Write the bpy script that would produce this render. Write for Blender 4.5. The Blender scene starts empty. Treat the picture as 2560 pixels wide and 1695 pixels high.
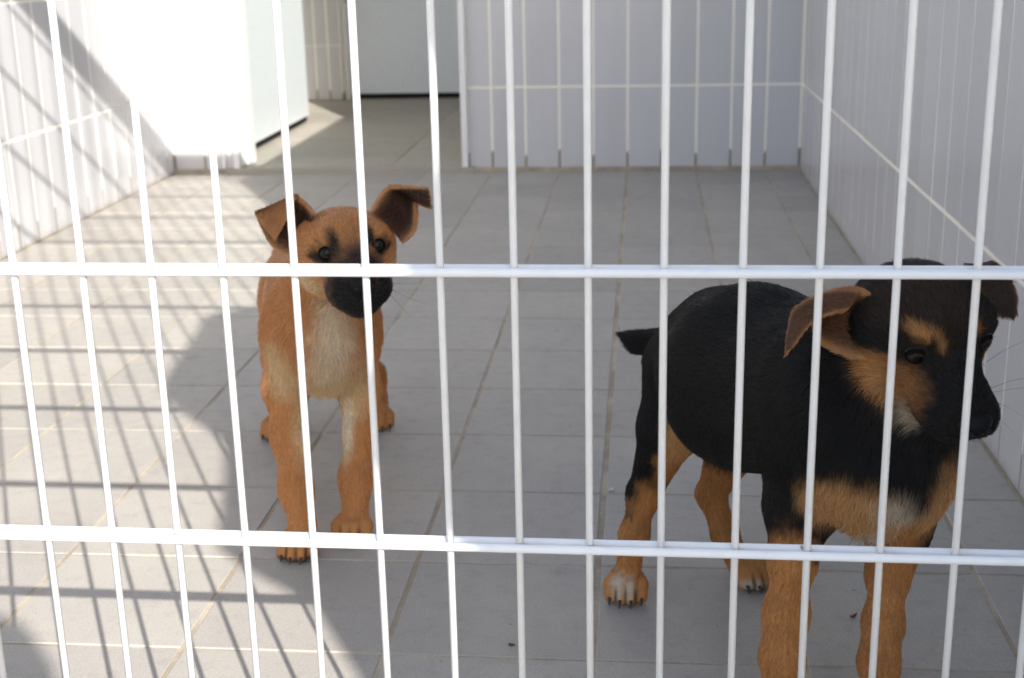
import bpy, math, random
import numpy as np
from mathutils import Matrix, Vector

random.seed(7)
RNG = np.random.default_rng(11)
scene = bpy.context.scene
col = scene.collection

# ------------------------------------------------------------------ camera
F_PX, IMG_W, IMG_H = 3349.1, 2560.0, 1695.0
CAM = np.array([0.0, 0.0, 0.7248])
YAW, PITCH, ROLL = 0.10068, 0.28744, -0.02237
_f = np.array([-math.sin(YAW)*math.cos(PITCH), math.cos(YAW)*math.cos(PITCH), -math.sin(PITCH)])
_r0 = np.array([math.cos(YAW), math.sin(YAW), 0.0])
_u0 = np.cross(_r0, _f)
C_R = _r0*math.cos(ROLL) + _u0*math.sin(ROLL)
C_U = -_r0*math.sin(ROLL) + _u0*math.cos(ROLL)
C_F = _f
cam_d = bpy.data.cameras.new('camera')
cam_d.sensor_width = 36.0
cam_d.lens = F_PX/IMG_W*36.0
cam_d.clip_start = 0.02
cam_d.clip_end = 500
cam_d.dof.use_dof = True
cam_d.dof.focus_distance = 1.15
cam_d.dof.aperture_fstop = 11.0
cam = bpy.data.objects.new('camera', cam_d)
m = Matrix.Identity(4)
for i in range(3):
    m[i][0], m[i][1], m[i][2], m[i][3] = C_R[i], C_U[i], -C_F[i], CAM[i]
cam.matrix_world = m
col.objects.link(cam)
scene.camera = cam

def at(x, y, Y):
    """measured picture point (2368-wide frame) -> place in the scene at depth Y"""
    k = 2560.0/2368.0
    d = C_F + C_R*((x*k - IMG_W/2)/F_PX) - C_U*((y*k - IMG_H/2)/F_PX)
    return CAM + d*(Y/d[1])

# ------------------------------------------------------------------ sky, sun, exposure
SUN_TO = Vector((0.816, -1.61, 1.0)).normalized()
SUN_EL = math.asin(SUN_TO.z)
SUN_AZ = math.atan2(SUN_TO.x, SUN_TO.y)
world = bpy.data.worlds.new('World')
scene.world = world
world.use_nodes = True
wn = world.node_tree.nodes
bg = wn['Background']
sky = wn.new('ShaderNodeTexSky')
sky.sky_type = 'NISHITA'
sky.sun_disc = False
sky.sun_elevation = SUN_EL
sky.sun_rotation = SUN_AZ
sky.air_density = 1.0
sky.dust_density = 1.3
sky.ozone_density = 1.0
world.node_tree.links.new(sky.outputs[0], bg.inputs[0])
bg.inputs[1].default_value = 0.14
sun_d = bpy.data.lights.new('sun', 'SUN')
sun_d.energy = 5.0
sun_d.angle = math.radians(0.42)
sun_d.color = (1.0, 0.955, 0.88)
sun = bpy.data.objects.new('sun', sun_d)
sun.rotation_euler = (-SUN_TO).to_track_quat('-Z', 'Y').to_euler()
sun.location = (4, -8, 6)
col.objects.link(sun)
scene.view_settings.view_transform = 'Standard'
scene.view_settings.look = 'None'
scene.view_settings.exposure = 0.97
scene.view_settings.gamma = 1.0
scene.view_settings.use_curve_mapping = False
scene.cycles.max_bounces = 10
scene.cycles.diffuse_bounces = 6
scene.cycles.glossy_bounces = 4
scene.cycles.sample_clamp_indirect = 6.0

# ------------------------------------------------------------------ helpers
def link(o, parent=None):
    col.objects.link(o)
    if parent is not None:
        o.parent = parent
    return o

def tag(o, label, cat, group=None):
    o['label'] = label
    o['category'] = cat
    if group:
        o['group'] = group
    return o

def empty(name, loc=(0, 0, 0)):
    o = bpy.data.objects.new(name, None)
    o.location = loc
    o.empty_display_size = 0.05
    col.objects.link(o)
    return o

def mesh_obj(name, verts, faces, mat, parent=None, smooth=False):
    me = bpy.data.meshes.new(name)
    me.from_pydata([tuple(map(float, v)) for v in verts], [], [tuple(f) for f in faces])
    me.update()
    if smooth:
        me.polygons.foreach_set('use_smooth', [True]*len(me.polygons))
    if mat:
        me.materials.append(mat)
    return link(bpy.data.objects.new(name, me), parent)

def box_vf(x0, x1, y0, y1, z0, z1):
    v = [(x0, y0, z0), (x1, y0, z0), (x1, y1, z0), (x0, y1, z0), (x0, y0, z1), (x1, y0, z1), (x1, y1, z1), (x0, y1, z1)]
    f = [(0, 3, 2, 1), (4, 5, 6, 7), (0, 1, 5, 4), (1, 2, 6, 5), (2, 3, 7, 6), (3, 0, 4, 7)]
    return v, f

def box(name, b, mat, parent=None):
    v, f = box_vf(*b)
    return mesh_obj(name, v, f, mat, parent)

def tile_mesh(name, w, d, t, bev, mat):
    """flat tile in XY (w x d), top at z=0, bevelled top edge, body down to -t"""
    a, b = w/2, d/2
    rings = [(a, b, -t), (a, b, -bev), (a-bev*.35, b-bev*.35, -bev*.3), (a-bev, b-bev, 0.0)]
    v, f = [], []
    for (x, y, z) in rings:
        v += [(-x, -y, z), (x, -y, z), (x, y, z), (-x, y, z)]
    for r in range(len(rings)-1):
        for i in range(4):
            j = (i+1) % 4
            f.append((r*4+i, r*4+j, r*4+4+j, r*4+4+i))
    n = (len(rings)-1)*4
    f.append((n, n+1, n+2, n+3))
    me = bpy.data.meshes.new(name)
    me.from_pydata(v, [], f)
    me.update()
    me.materials.append(mat)
    return me

class NT:
    def __init__(self, name):
        self.mat = bpy.data.materials.new(name)
        self.mat.use_nodes = True
        self.nt = self.mat.node_tree
        self.b = self.nt.nodes['Principled BSDF']
    def n(self, t, **kw):
        nd = self.nt.nodes.new(t)
        for k, v in kw.items():
            setattr(nd, k, v)
        return nd
    def l(self, a, b):
        self.nt.links.new(a, b)
    def noise(self, scale, detail=4, rough=0.55, coord=None):
        nd = self.n('ShaderNodeTexNoise')
        nd.inputs['Scale'].default_value = scale
        nd.inputs['Detail'].default_value = detail
        nd.inputs['Roughness'].default_value = rough
        if coord is not None:
            self.l(coord, nd.inputs['Vector'])
        return nd
    def ramp(self, src, stops):
        r = self.n('ShaderNodeValToRGB')
        e = r.color_ramp.elements
        while len(e) < len(stops):
            e.new(0.5)
        for el, (p, c) in zip(e, stops):
            el.position = p
            el.color = (c[0], c[1], c[2], 1)
        self.l(src, r.inputs[0])
        return r
    def mix(self, fac, a, b, mode='MIX'):
        mx = self.n('ShaderNodeMix', data_type='RGBA', blend_type=mode)
        for s, v in ((0, fac), (6, a), (7, b)):
            if hasattr(v, 'is_linked') or hasattr(v, 'links'):
                self.l(v, mx.inputs[s])
            else:
                mx.inputs[s].default_value = v if s == 0 else (v[0], v[1], v[2], 1)
        return mx.outputs[2]
    def geo(self):
        return self.n('ShaderNodeNewGeometry').outputs['Position']
    def bump(self, src, strength, dist):
        b = self.n('ShaderNodeBump')
        b.inputs['Strength'].default_value = strength
        b.inputs['Distance'].default_value = dist
        self.l(src, b.inputs['Height'])
        self.l(b.outputs[0], self.b.inputs['Normal'])
        return b

def simple(name, c, rough=0.5, spec=0.5):
    t = NT(name)
    t.b.inputs['Base Color'].default_value = (c[0], c[1], c[2], 1)
    t.b.inputs['Roughness'].default_value = rough
    t.b.inputs['Specular IOR Level'].default_value = spec
    return t.mat

def floor_tile_mat(name, base, warm, rough):
    t = NT(name)
    p = t.geo()
    info = t.n('ShaderNodeObjectInfo')
    n1 = t.noise(5.0, 5, .6, p)
    n2 = t.noise(420.0, 2, .6, p)
    n3 = t.noise(38.0, 4, .65, p)
    c = t.mix(t.ramp(n1.outputs[0], [(.3, (0, 0, 0)), (.7, (1, 1, 1))]).outputs[0], base, warm)
    sp = t.ramp(n2.outputs[0], [(.3, (.86, .86, .86)), (.5, (1, 1, 1)), (.72, (1.12, 1.12, 1.12))])
    c = t.mix(1.0, c, sp.outputs[0], 'MULTIPLY')
    st = t.ramp(n3.outputs[0], [(.28, (.82, .8, .77)), (.46, (1, 1, 1))])
    c = t.mix(.55, c, st.outputs[0], 'MULTIPLY')
    rv = t.ramp(info.outputs['Random'], [(0, (.93, .93, .93)), (1, (1.05, 1.05, 1.04))])
    c = t.mix(1.0, c, rv.outputs[0], 'MULTIPLY')
    # small dark specks of dirt
    n4 = t.noise(75.0, 1, .5, p)
    dk = t.ramp(n4.outputs[0], [(.0, (1, 1, 1)), (.80, (1, 1, 1)), (.82, (.35, .3, .26))])
    c = t.mix(1.0, c, dk.outputs[0], 'MULTIPLY')
    t.l(c, t.b.inputs['Base Color'])
    rr = t.ramp(n3.outputs[0], [(.3, (rough+.12,)*3), (.7, (rough-.06,)*3)])
    t.l(rr.outputs[0], t.b.inputs['Roughness'])
    t.b.inputs['Specular IOR Level'].default_value = 0.35
    t.bump(n2.outputs[0], .12, .0008)
    return t.mat

def grout_mat(name, light, dark, scale=9.0, lo=.42, hi=.6):
    t = NT(name)
    p = t.geo()
    n1 = t.noise(scale, 5, .65, p)
    n2 = t.noise(160.0, 3, .6, p)
    c = t.ramp(n1.outputs[0], [(lo, dark), (hi, light)]).outputs[0]
    c = t.mix(.4, c, t.ramp(n2.outputs[0], [(.3, (.7, .7, .7)), (.7, (1.1, 1.1, 1.1))]).outputs[0], 'MULTIPLY')
    t.l(c, t.b.inputs['Base Color'])
    t.b.inputs['Roughness'].default_value = .9
    t.b.inputs['Specular IOR Level'].default_value = .2
    t.bump(n2.outputs[0], .3, .001)
    return t.mat

def wall_tile_mat(name, base):
    t = NT(name)
    p = t.geo()
    info = t.n('ShaderNodeObjectInfo')
    n1 = t.noise(3.0, 3, .5, p)
    rv = t.ramp(info.outputs['Random'], [(0, (.955, .955, .955)), (1, (1.03, 1.03, 1.03))])
    c = t.mix(1.0, base, rv.outputs[0], 'MULTIPLY')
    mp = t.n('ShaderNodeMapping')
    mp.inputs['Scale'].default_value = (30, 30, 2.2)
    t.l(p, mp.inputs['Vector'])
    n2 = t.noise(1.0, 4, .6, mp.outputs[0])
    c = t.mix(.4, c, t.ramp(n2.outputs[0], [(.25, (.9, .9, .9)), (.6, (1, 1, 1))]).outputs[0], 'MULTIPLY')
    # dirt splashed up from the floor
    sx = t.n('ShaderNodeSeparateXYZ')
    t.l(p, sx.inputs[0])
    n3 = t.noise(22.0, 4, .6, p)
    ad = t.n('ShaderNodeMath', operation='MULTIPLY_ADD')
    ad.inputs[1].default_value = .05
    t.l(n3.outputs[0], ad.inputs[0])
    t.l(sx.outputs[2], ad.inputs[2])
    dr = t.ramp(ad.outputs[0], [(.018, (.72, .69, .63)), (.045, (1, 1, 1))])
    c = t.mix(.8, c, dr.outputs[0], 'MULTIPLY')
    t.l(c, t.b.inputs['Base Color'])
    rr = t.ramp(n1.outputs[0], [(.3, (.14,)*3), (.7, (.22,)*3)])
    t.l(rr.outputs[0], t.b.inputs['Roughness'])
    t.b.inputs['Specular IOR Level'].default_value = .45
    t.bump(n1.outputs[0], .05, .01)
    return t.mat

def wall_grout_mat():
    """cream joint mortar, soiled dark in its lowest centimetres"""
    t = NT('wall_joint_mortar')
    p = t.geo()
    n1 = t.noise(14.0, 4, .6, p)
    sx = t.n('ShaderNodeSeparateXYZ')
    t.l(p, sx.inputs[0])
    ad = t.n('ShaderNodeMath', operation='MULTIPLY_ADD')
    ad.inputs[1].default_value = -.11
    t.l(n1.outputs[0], ad.inputs[0])
    t.l(sx.outputs[2], ad.inputs[2])
    st = t.ramp(ad.outputs[0], [(.0, (.27, .23, .17)), (.012, (.85, .81, .72))])
    t.l(st.outputs[0], t.b.inputs['Base Color'])
    t.b.inputs['Roughness'].default_value = .85
    return t.mat

def paint_mat(name, c, rough=.28):
    t = NT(name)
    p = t.geo()
    n = t.noise(60.0, 3, .5, p)
    n2 = t.noise(95.0, 1, .5, p)
    k = t.ramp(n.outputs[0], [(.3, (.95, .95, .95)), (.6, (1, 1, 1))])
    cc = t.mix(1.0, c, k.outputs[0], 'MULTIPLY')
    chip = t.ramp(n2.outputs[0], [(0, (1, 1, 1)), (.785, (1, 1, 1)), (.80, (.42, .38, .33))])
    cc = t.mix(1.0, cc, chip.outputs[0], 'MULTIPLY')
    t.l(cc, t.b.inputs['Base Color'])
    t.b.inputs['Roughness'].default_value = rough
    t.bump(n.outputs[0], .06, .001)
    return t.mat

M_floor = floor_tile_mat('grey_floor_tile', (.335, .315, .289), (.385, .357, .322), .55)
M_floor2 = floor_tile_mat('beige_floor_tile', (.34, .315, .27), (.38, .35, .30), .5)
M_grout = grout_mat('floor_joint_mortar', (.46, .40, .31), (.33, .275, .21))
M_tile = wall_tile_mat('white_wall_tile', (.545, .545, .56))
M_mortar = wall_grout_mat()
M_fence = paint_mat('white_fence_paint', (.86, .87, .88))
M_door = paint_mat('pale_door_paint', (.62, .67, .69), .35)
M_door2 = paint_mat('grey_green_door_paint', (.64, .69, .75), .4)
M_frame = paint_mat('white_frame_paint', (.76, .77, .77), .3)
M_black = simple('matte_black', (.012, .012, .012), .8, .2)
M_conc = grout_mat('outdoor_concrete', (.40, .38, .35), (.30, .28, .26), 3.0, .3, .7)
M_plaster = grout_mat('pale_render', (.74, .73, .70), (.68, .67, .64), 3.0, .3, .7)
M_blocker = simple('blocker_grey', (.25, .26, .27), .8, .2)

# ------------------------------------------------------------------ ground and floors
S = 0.22174                       # floor tile pitch
GX, GY = -0.05031, 1.25645        # one joint crossing
XL, XR, YB = -1.577, 0.505, 4.387
FENCE_Y = 0.8693
ground = box('ground', (-40, 40, -40, 40, -.30, -.06), M_conc)
ground['kind'] = 'structure'
floor = box('floor', (XL-.02, XR+.02, .40, YB+.02, -.055, -.0013), M_grout)
floor['kind'] = 'structure'
_cache = {}
def put_tile(parent, mat, x0, x1, y0, y1, z, tilt=.0012):
    w, d = x1-x0, y1-y0
    if w < .006 or d < .006:
        return
    key = (round(w, 4), round(d, 4), mat.name)
    if key not in _cache:
        _cache[key] = tile_mesh('floor_tile', w, d, .009, .0016, mat)
    o = bpy.data.objects.new('floor_tile', _cache[key])
    o.location = ((x0+x1)/2, (y0+y1)/2, z+random.uniform(-.0004, .0004))
    o.rotation_euler = (random.uniform(-tilt, tilt), random.uniform(-tilt, tilt), random.uniform(-.0015, .0015))
    link(o, parent)

xs = [GX+i*S for i in range(-8, 5)]
ys = [GY+i*S for i in range(-4, 16)]
def jw(i):                        # the long joints are uneven in width
    return {-8: .005, 0: .0075}.get(i, .005)/2
for i in range(-8, 4):
    a, b = GX+i*S+jw(i), GX+(i+1)*S-jw(i+1)
    a, b = max(a, XL+.004), min(b, XR-.004)
    if b-a < .01:
        continue
    for j in range(-4, 15):
        c, d = GY+j*S+.0019, GY+(j+1)*S-.0019
        put_tile(floor, M_floor, a, b, max(c, .42), min(d, YB-.003), 0.0)

# ------------------------------------------------------------------ tiled walls
T = S/2
ROWS = [(0.002, .2715), (.2785, .6045), (.6115, .9375)]
_wc = {}
def wall_tiles(parent, cols, to_world, rotz, rows=ROWS, gap=.0075):
    """cols: list of (s0, s1) along the wall; to_world(s) -> (x, y) of the wall face; rotz = facing"""
    for (s0, s1) in cols:
        w = s1-s0-gap
        if w < .006:
            continue
        for (z0, z1) in rows:
            h = z1-z0
            key = (round(w, 4), round(h, 4))
            if key not in _wc:
                _wc[key] = tile_mesh('wall_tile', w, h, .006, .0009, M_tile)
            o = bpy.data.objects.new('wall_tile', _wc[key])
            x, y = to_world((s0+s1)/2)
            o.location = (x, y, (z0+z1)/2)
            # local +Z of the tile points out of the wall
            o.rotation_euler = (math.pi/2+random.uniform(-.002, .002), random.uniform(-.002, .002), rotz+random.uniform(-.002, .002))
            link(o, parent)

def wall_upper(parent, cols, to_world, rotz, z0, z1, pitch=.333):
    """the rows above the picture, joined"""
    V, Fc = [], []
    ct, st = math.cos(rotz), math.sin(rotz)
    z = z0
    while z < z1-.02:
        ze = min(z+pitch, z1)
        for (s0, s1) in cols:
            x, y = to_world((s0+s1)/2)
            hw = (s1-s0)/2-.00375
            b = len(V)
            for (du, dz) in ((-hw, z+.0015), (hw, z+.0015), (hw, ze-.0015), (-hw, ze-.0015)):
                for dep in (0.0, -.006):
                    # outward normal of the wall for rotz: (sin, -cos)
                    V.append((x+ct*du+st*dep, y+st*du-ct*dep, dz))
            Fc += [(b, b+2, b+4, b+6), (b+1, b, b+6, b+7), (b+2, b+3, b+5, b+4), (b+6, b+4, b+5, b+7), (b, b+1, b+3, b+2)]
        z = ze
    o = mesh_obj('upper_tiles', V, Fc, M_tile, parent)
    o['kind'] = 'stuff'
    return o

WALL_H = 2.20
# left wall (faces +X)
lw = empty('tiled_wall', (XL, 2.5, 0))
def child_abs(o, p):
    o.parent = p
    o.matrix_parent_inverse = Matrix.Translation(p.location).inverted()
def adopt(p, before):
    for o in list(col.objects):
        if o.parent is p:
            o.matrix_parent_inverse = Matrix.Translation(p.location).inverted()
box('wall_core', (XL-.12, XL-.0007, .62, YB+.3, -.05, WALL_H), M_mortar, lw)
ycols = [YB-.002]
y = YB-.068
while y > .62:
    ycols.append(y)
    y -= T
ycols.append(.62)
ycols = ycols[::-1]
lcols = [(ycols[i], ycols[i+1]) for i in range(len(ycols)-1)]
vis = [c for c in lcols if c[1] > 2.2]
wall_tiles(lw, vis, lambda s: (XL, s), math.pi/2)
wall_upper(lw, [c for c in lcols if c[1] <= 2.2], lambda s: (XL, s), math.pi/2, .004, .94)
wall_upper(lw, lcols, lambda s: (XL, s), math.pi/2, .94, WALL_H)
box('coping', (XL-.13, XL+.008, .60, YB-.004, WALL_H+.001, WALL_H+.035), M_frame, lw)
tag(lw, 'white tiled side wall crossed by sun and slanting bar shadows', 'wall')
# right wall (faces -X)
rw = empty('tiled_wall', (XR, 2.5, 0))
box('wall_core', (XR+.0007, XR+.12, .634, YB+.3, -.05, WALL_H), M_mortar, rw)
ycols = []
y = YB-.002
while y > .634:
    ycols.append(y)
    y -= T
ycols.append(.634)
ycols = ycols[::-1]
rcols = [(ycols[i], ycols[i+1]) for i in range(len(ycols)-1)]
vis = [c for c in rcols if c[1] > 1.4]
wall_tiles(rw, vis, lambda s: (XR, s), -math.pi/2, [(.002, .2715), (.2785, .9375)], .005)
wall_upper(rw, [c for c in rcols if c[1] <= 1.4], lambda s: (XR, s), -math.pi/2, .004, .94)
wall_upper(rw, rcols, lambda s: (XR, s), -math.pi/2, .94, WALL_H)
box('coping', (XR-.008, XR+.13, .634, YB-.004, WALL_H+.001, WALL_H+.012), M_frame, rw)
tag(rw, 'shaded white tiled side wall behind the black and tan puppy', 'wall')
# back wall (faces -Y) with the doorway
DX0, DX1 = -1.366, -.573
BH = 3.0
bw = empty('tiled_wall', (-.5, YB, 0))
V, Fc = [], []
for b in ((XL-.12, DX0, YB+.0007, YB+.14, -.05, BH), (DX1, XR+.12, YB+.0007, YB+.14, -.05, BH), (DX0, DX1, YB+.0007, YB+.14, 2.08, BH)):
    v, f = box_vf(*b)
    Fc += [tuple(i+len(V) for i in q) for q in f]
    V += v
mesh_obj('wall_core', V, Fc, M_mortar, bw)
bx = [DX1+.0] + [GX+(i-4)*T for i in range(0, 9)] + [XR-.002]
bcols = [(bx[i], bx[i+1]) for i in range(len(bx)-1)] + [(XL+.002, -1.470), (-1.470, DX0)]
wall_tiles(bw, bcols, lambda s: (s, YB), 0.0)
wall_upper(bw, bcols, lambda s: (s, YB), 0.0, .94, BH)
wall_upper(bw, [(DX0+i*.1133, DX0+(i+1)*.1133) for i in range(7)], lambda s: (s, YB), 0.0, 2.08, BH)
tag(bw, 'white tiled back wall with an open doorway at its left', 'wall')
for p in (lw, rw, bw):
    adopt(p, None)

# room behind the doorway
fl2 = box('floor', (-1.75, .60, YB-.012, 6.62, -.05, .0138), M_grout)
fl2['kind'] = 'structure'
S2 = .445
for i in range(-1, 6):
    for j in range(0, 6):
        a, b = -1.75+.02+i*S2, -1.75+.02+(i+1)*S2
        c, d = YB+.012+(j-1)*S2+.22, YB+.012+j*S2+.22
        put_tile(fl2, M_floor2, max(a, -1.74)+.002, min(b, .59)-.002, max(c, YB+.0)+.002, min(d, 6.6)-.002, .016)
sill = mesh_obj('door_sill', *box_vf(DX0-.03, DX1+.02, YB-.018, YB+.018, -.001, .0175), M_floor2)
tag(sill, 'worn low sill along the foot of the open doorway', 'sill')
iw = empty('tiled_wall', (-1.5, 6.40, 0))
box('wall_core', (-1.66, -1.432, 6.4007, 6.52, -.02, 2.5), M_mortar, iw)
wall_tiles(iw, [(-1.655, -1.560), (-1.560, -1.497), (-1.497, -1.434)], lambda s: (s, 6.40), 0.0, [(.02, .273), (.276, .60), (.603, .93)])
wall_upper(iw, [(-1.655, -1.560), (-1.560, -1.497), (-1.497, -1.434)], lambda s: (s, 6.40), 0.0, .93, 2.5)
adopt(iw, None)
tag(iw, 'narrow strip of tiled wall beside the far closed door', 'wall')
il = empty('plastered_wall', (-1.66, 5.5, 0))
box('wall_face', (-1.78, -1.662, YB+.142, 6.62, -.02, 2.5), M_plaster, il)
adopt(il, None)
tag(il, 'white wall behind the open door leaf in the room beyond', 'wall')
ir = empty('plastered_wall', (.5, 5.5, 0))
box('wall_face', (-.42, -.30, YB+.142, 6.62, -.02, 2.5), M_plaster, ir)
adopt(ir, None)
tag(ir, 'plain white side wall at the right of the room beyond', 'wall')
ib = empty('plastered_wall', (-.9, 6.56, 0))
box('wall_face', (-1.78, .6, 6.53, 6.66, -.02, 2.5), M_plaster, ib)
adopt(ib, None)
tag(ib, 'end wall of the room beyond, around the far door', 'wall')
ceil = box('ceiling', (-1.8, .62, YB+.142, 6.66, 2.502, 2.62), M_plaster)
ceil['kind'] = 'structure'
# far closed door
fd = empty('closed_door', (-1.0, 6.45, 0))
box('door_leaf', (-1.400, -.57, 6.445, 6.485, .042, 2.03), M_door2, fd)
box('door_frame', (-1.430, -1.402, 6.43, 6.50, .017, 2.08), M_frame, fd)
box('hinge', (-1.409, -1.396, 6.424, 6.444, .47, .56), simple('dull_steel', (.35, .36, .37), .35), fd)
box('door_frame', (-.566, -.53, 6.43, 6.50, .017, 2.08), M_frame, fd)
box('gap_shade_strip', (-1.402, -.568, 6.45, 6.48, .0165, .0415), M_black, fd)  # flat black strip standing in for the shade under the leaf
adopt(fd, None)
tag(fd, 'closed grey-blue door with dark gap beneath, beyond the doorway', 'door')
# the open leaf, swung into the room
od = empty('open_door', (-1.405, 4.6, 0))
box('door_leaf', (-1.448, -1.408, 4.535, 5.60, .045, 2.03), M_door, od)
box('gap_shade_strip', (-1.442, -1.414, 4.545, 5.59, .024, .0445), M_black, od)  # black strip again in place of the dark gap below
box('hinge', (-1.404, -1.392, 4.52, 4.535, .30, .38), M_frame, od)
adopt(od, None)
tag(od, 'open pale door leaf swung inward from the left jamb', 'door')
df = empty('door_frame', ((DX0+DX1)/2, YB, 0))
for (a, b) in ((DX0+.0005, DX0+.020), (DX1-.020, DX1-.0005)):
    box('jamb', (a, b, YB-.020, YB+.135, .018, 2.079), M_frame, df)
box('jamb_stop', (DX0+.0205, DX0+.034, YB+.06, YB+.134, .018, 2.05), M_frame, df)
box('architrave', (DX0-.040, DX0-.030, YB-.016, YB-.0005, .018, 2.079), M_frame, df)
box('head_jamb', (DX0+.021, DX1-.021, YB-.006, YB+.134, 2.052, 2.079), M_frame, df)
adopt(df, None)
tag(df, 'white metal frame around the open doorway', 'door frame')

# ------------------------------------------------------------------ fence
fence = empty('wire_fence', (-.43513, FENCE_Y, 0))
fence.rotation_euler = (0, 0, -.01035)
def cyl_mesh(name, r, L, n, mat, axis):
    v, f = [], []
    for k in range(2):
        for i in range(n):
            a = 2*math.pi*i/n
            c, s = r*math.cos(a), r*math.sin(a)
            v.append((c, s, k*L) if axis == 'z' else (k*L, c, s))
    for i in range(n):
        j = (i+1) % n
        q = (i, j, n+j, n+i)
        f.append(q if axis == 'z' else q[::-1])
    f += [tuple(range(n))[::-1], tuple(range(n, 2*n))]
    me = bpy.data.meshes.new(name)
    me.from_pydata(v, [], f)
    me.update()
    me.polygons.foreach_set('use_smooth', [True]*n+[False]*2)
    me.materials.append(mat)
    return me
FX0, FX1 = XL+.045+.43513, XR-.045+.43513
mb = cyl_mesh('vertical_bar', .0026, 2.145, 14, M_fence, 'z')
k0, k1 = math.ceil(FX0/.05), math.floor(FX1/.05)
for k in range(k0, k1+1):
    o = bpy.data.objects.new('vertical_bar', mb)
    o.location = (k*.05+random.uniform(-.0006, .0006), 0, .03)
    o.rotation_euler = (random.uniform(-.0004, .0004), random.uniform(-.0006, .0006), 0)
    link(o, fence)
mr = cyl_mesh('horizontal_rail', .0031, FX1-FX0, 14, M_fence, 'x')
for i in range(-1, 10):
    for sgn in (-1, 1):
        o = bpy.data.objects.new('horizontal_rail', mr)
        o.location = (FX0, sgn*.0056, .315+i*.2)
        link(o, fence)
def fbox(name, b):
    return box(name, b, M_fence, fence)
fbox('top_beam', (FX0-.041, FX1+.041, -.03, .03, 2.165, 2.24))
for (a, b) in ((FX0-.040, FX0-.0005), (FX1+.0005, FX1+.040)):
    fbox('fence_post', (a, b, -.02, .02, .0005, 2.1645))
tag(fence, 'white welded wire fence of twin rails and upright bars', 'fence')

# ------------------------------------------------------------------ unseen blockers added outside to shade the pen
def loft(name, secs, mat, parent=None, n=20, power=2.6):
    """closed solid from level rounded sections (z, x0, x1, y0, y1)"""
    v, f = [], []
    for (z, x0, x1, y0, y1) in secs:
        for i in range(n):
            a = 2*math.pi*i/n
            c, s = math.cos(a), math.sin(a)
            c = math.copysign(abs(c)**(2/power), c)
            s = math.copysign(abs(s)**(2/power), s)
            v.append(((x0+x1)/2+c*(x1-x0)/2, (y0+y1)/2+s*(y1-y0)/2, z))
    for r in range(len(secs)-1):
        for i in range(n):
            j = (i+1) % n
            f.append((r*n+i, r*n+j, r*n+n+j, r*n+n+i))
    f += [tuple(range(n))[::-1], tuple(range((len(secs)-1)*n, len(secs)*n))]
    return mesh_obj(name, v, f, mat, parent, True)

def sh(Xf, Yf, Y0):
    """where the sun ray that lands on floor point (Xf, Yf) crosses the plane Y0"""
    return Xf+.507*(Yf-Y0), (Yf-Y0)/1.61
OY = -.95
edge = [(-.289, 1.206), (-.377, 1.365), (-.420, 1.400), (-.485, 1.454), (-.530, 1.500), (-.544, 1.539), (-.583, 1.694), (-.615, 1.800), (-.640, 1.880),
        (-.720, 1.970), (-.788, 2.056), (-.826, 2.122), (-.845, 2.219), (-.875, 2.440), (-.898, 2.600)]
secs = [(-.058, sh(-.289, 1.206, OY)[0], 1.44, OY-.03, OY+.03), (.9, sh(-.289, 1.206, OY)[0], 1.44, OY-.03, OY+.03)]
for (a, b) in edge:
    x, z = sh(a, b, OY)
    secs.append((z, x, 1.44, OY-.03, OY+.03))
x, z = sh(-.80, 2.66, OY)
secs.append((z+.01, x, 1.42, OY-.025, OY+.025))
stack = loft('shade_blocker', secs, M_blocker)  # made-up solid, outline shaped to give the floor shade its edge
tag(stack, 'tall grey unseen blocker added outside, shaped to cast the floor shade', 'stack')
PX, PY, PZ = .355, -.70, .435     # added post-shaped blocker for the corner shadow, well behind the viewer
corner_blocker = loft('corner_shade_blocker', [(z+PZ if z > 0 else z, a+PX, b+PX, c+PY, d+PY) for (z, a, b, c, d) in
            ((-.058, .02, .26, -.62, -.40), (.95, .03, .25, -.61, -.41), (1.04, .04, .245, -.60, -.42), (1.09, .06, .225, -.58, -.44), (1.12, .09, .19, -.55, -.47), (1.13, .13, .16, -.52, -.50))], M_conc, power=2.0)
tag(corner_blocker, 'round-topped unseen blocker added outside to cast the corner shadow', 'shade blocker')

# ------------------------------------------------------------------ litter on the floor
M_crumb = simple('dry_leaf', (.10, .055, .03), .8, .2)
M_chip = simple('pale_chip', (.6, .58, .54), .8, .2)
def crumb(name, x, y, L, w, ang, mat, label, curl=.3):
    p = at(x, y, 1.0)-CAM
    q = CAM+p*(-CAM[2]/p[2])
    V, Fc = [], []
    n = 7
    for i in range(n):
        t = i/(n-1)*2-1
        hw = w*(1-t*t)**.5+.0002
        z = .0012+curl*L*t*t
        for sg, dz in ((-1, 0), (1, .0006)):
            V.append((t*L/2+.15*L*t*t, sg*hw/2, z+dz))
    for i in range(n-1):
        Fc.append((2*i, 2*i+2, 2*i+3, 2*i+1))
    m_ = len(V)
    V += [(a, b, c-.0007) for (a, b, c) in V]
    Fc += [tuple(m_+k for k in f[::-1]) for f in Fc]
    o = mesh_obj(name, V, Fc, mat, None, True)
    o.location = (q[0], q[1], .0006)
    o.rotation_euler = (0, 0, ang)
    tag(o, label, 'crumb')
crumb('leaf_scrap', 1971, 1430, .010, .004, .6, M_crumb, 'tiny curled brown scrap on the tile between the dark puppy forelegs')
crumb('leaf_scrap', 1181, 1494, .008, .003, -.3, M_crumb, 'tiny dark scrap on a floor tile at the bottom middle', .1)
crumb('paint_chip', 1625, 1078, .012, .005, .2, M_chip, 'small pale chip on the floor below the dark puppy belly', .1)
crumb('paint_chip', 1412, 1136, .010, .005, .9, M_chip, 'small pale chip on the joint left of the dark puppy hind leg', .1)
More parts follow.
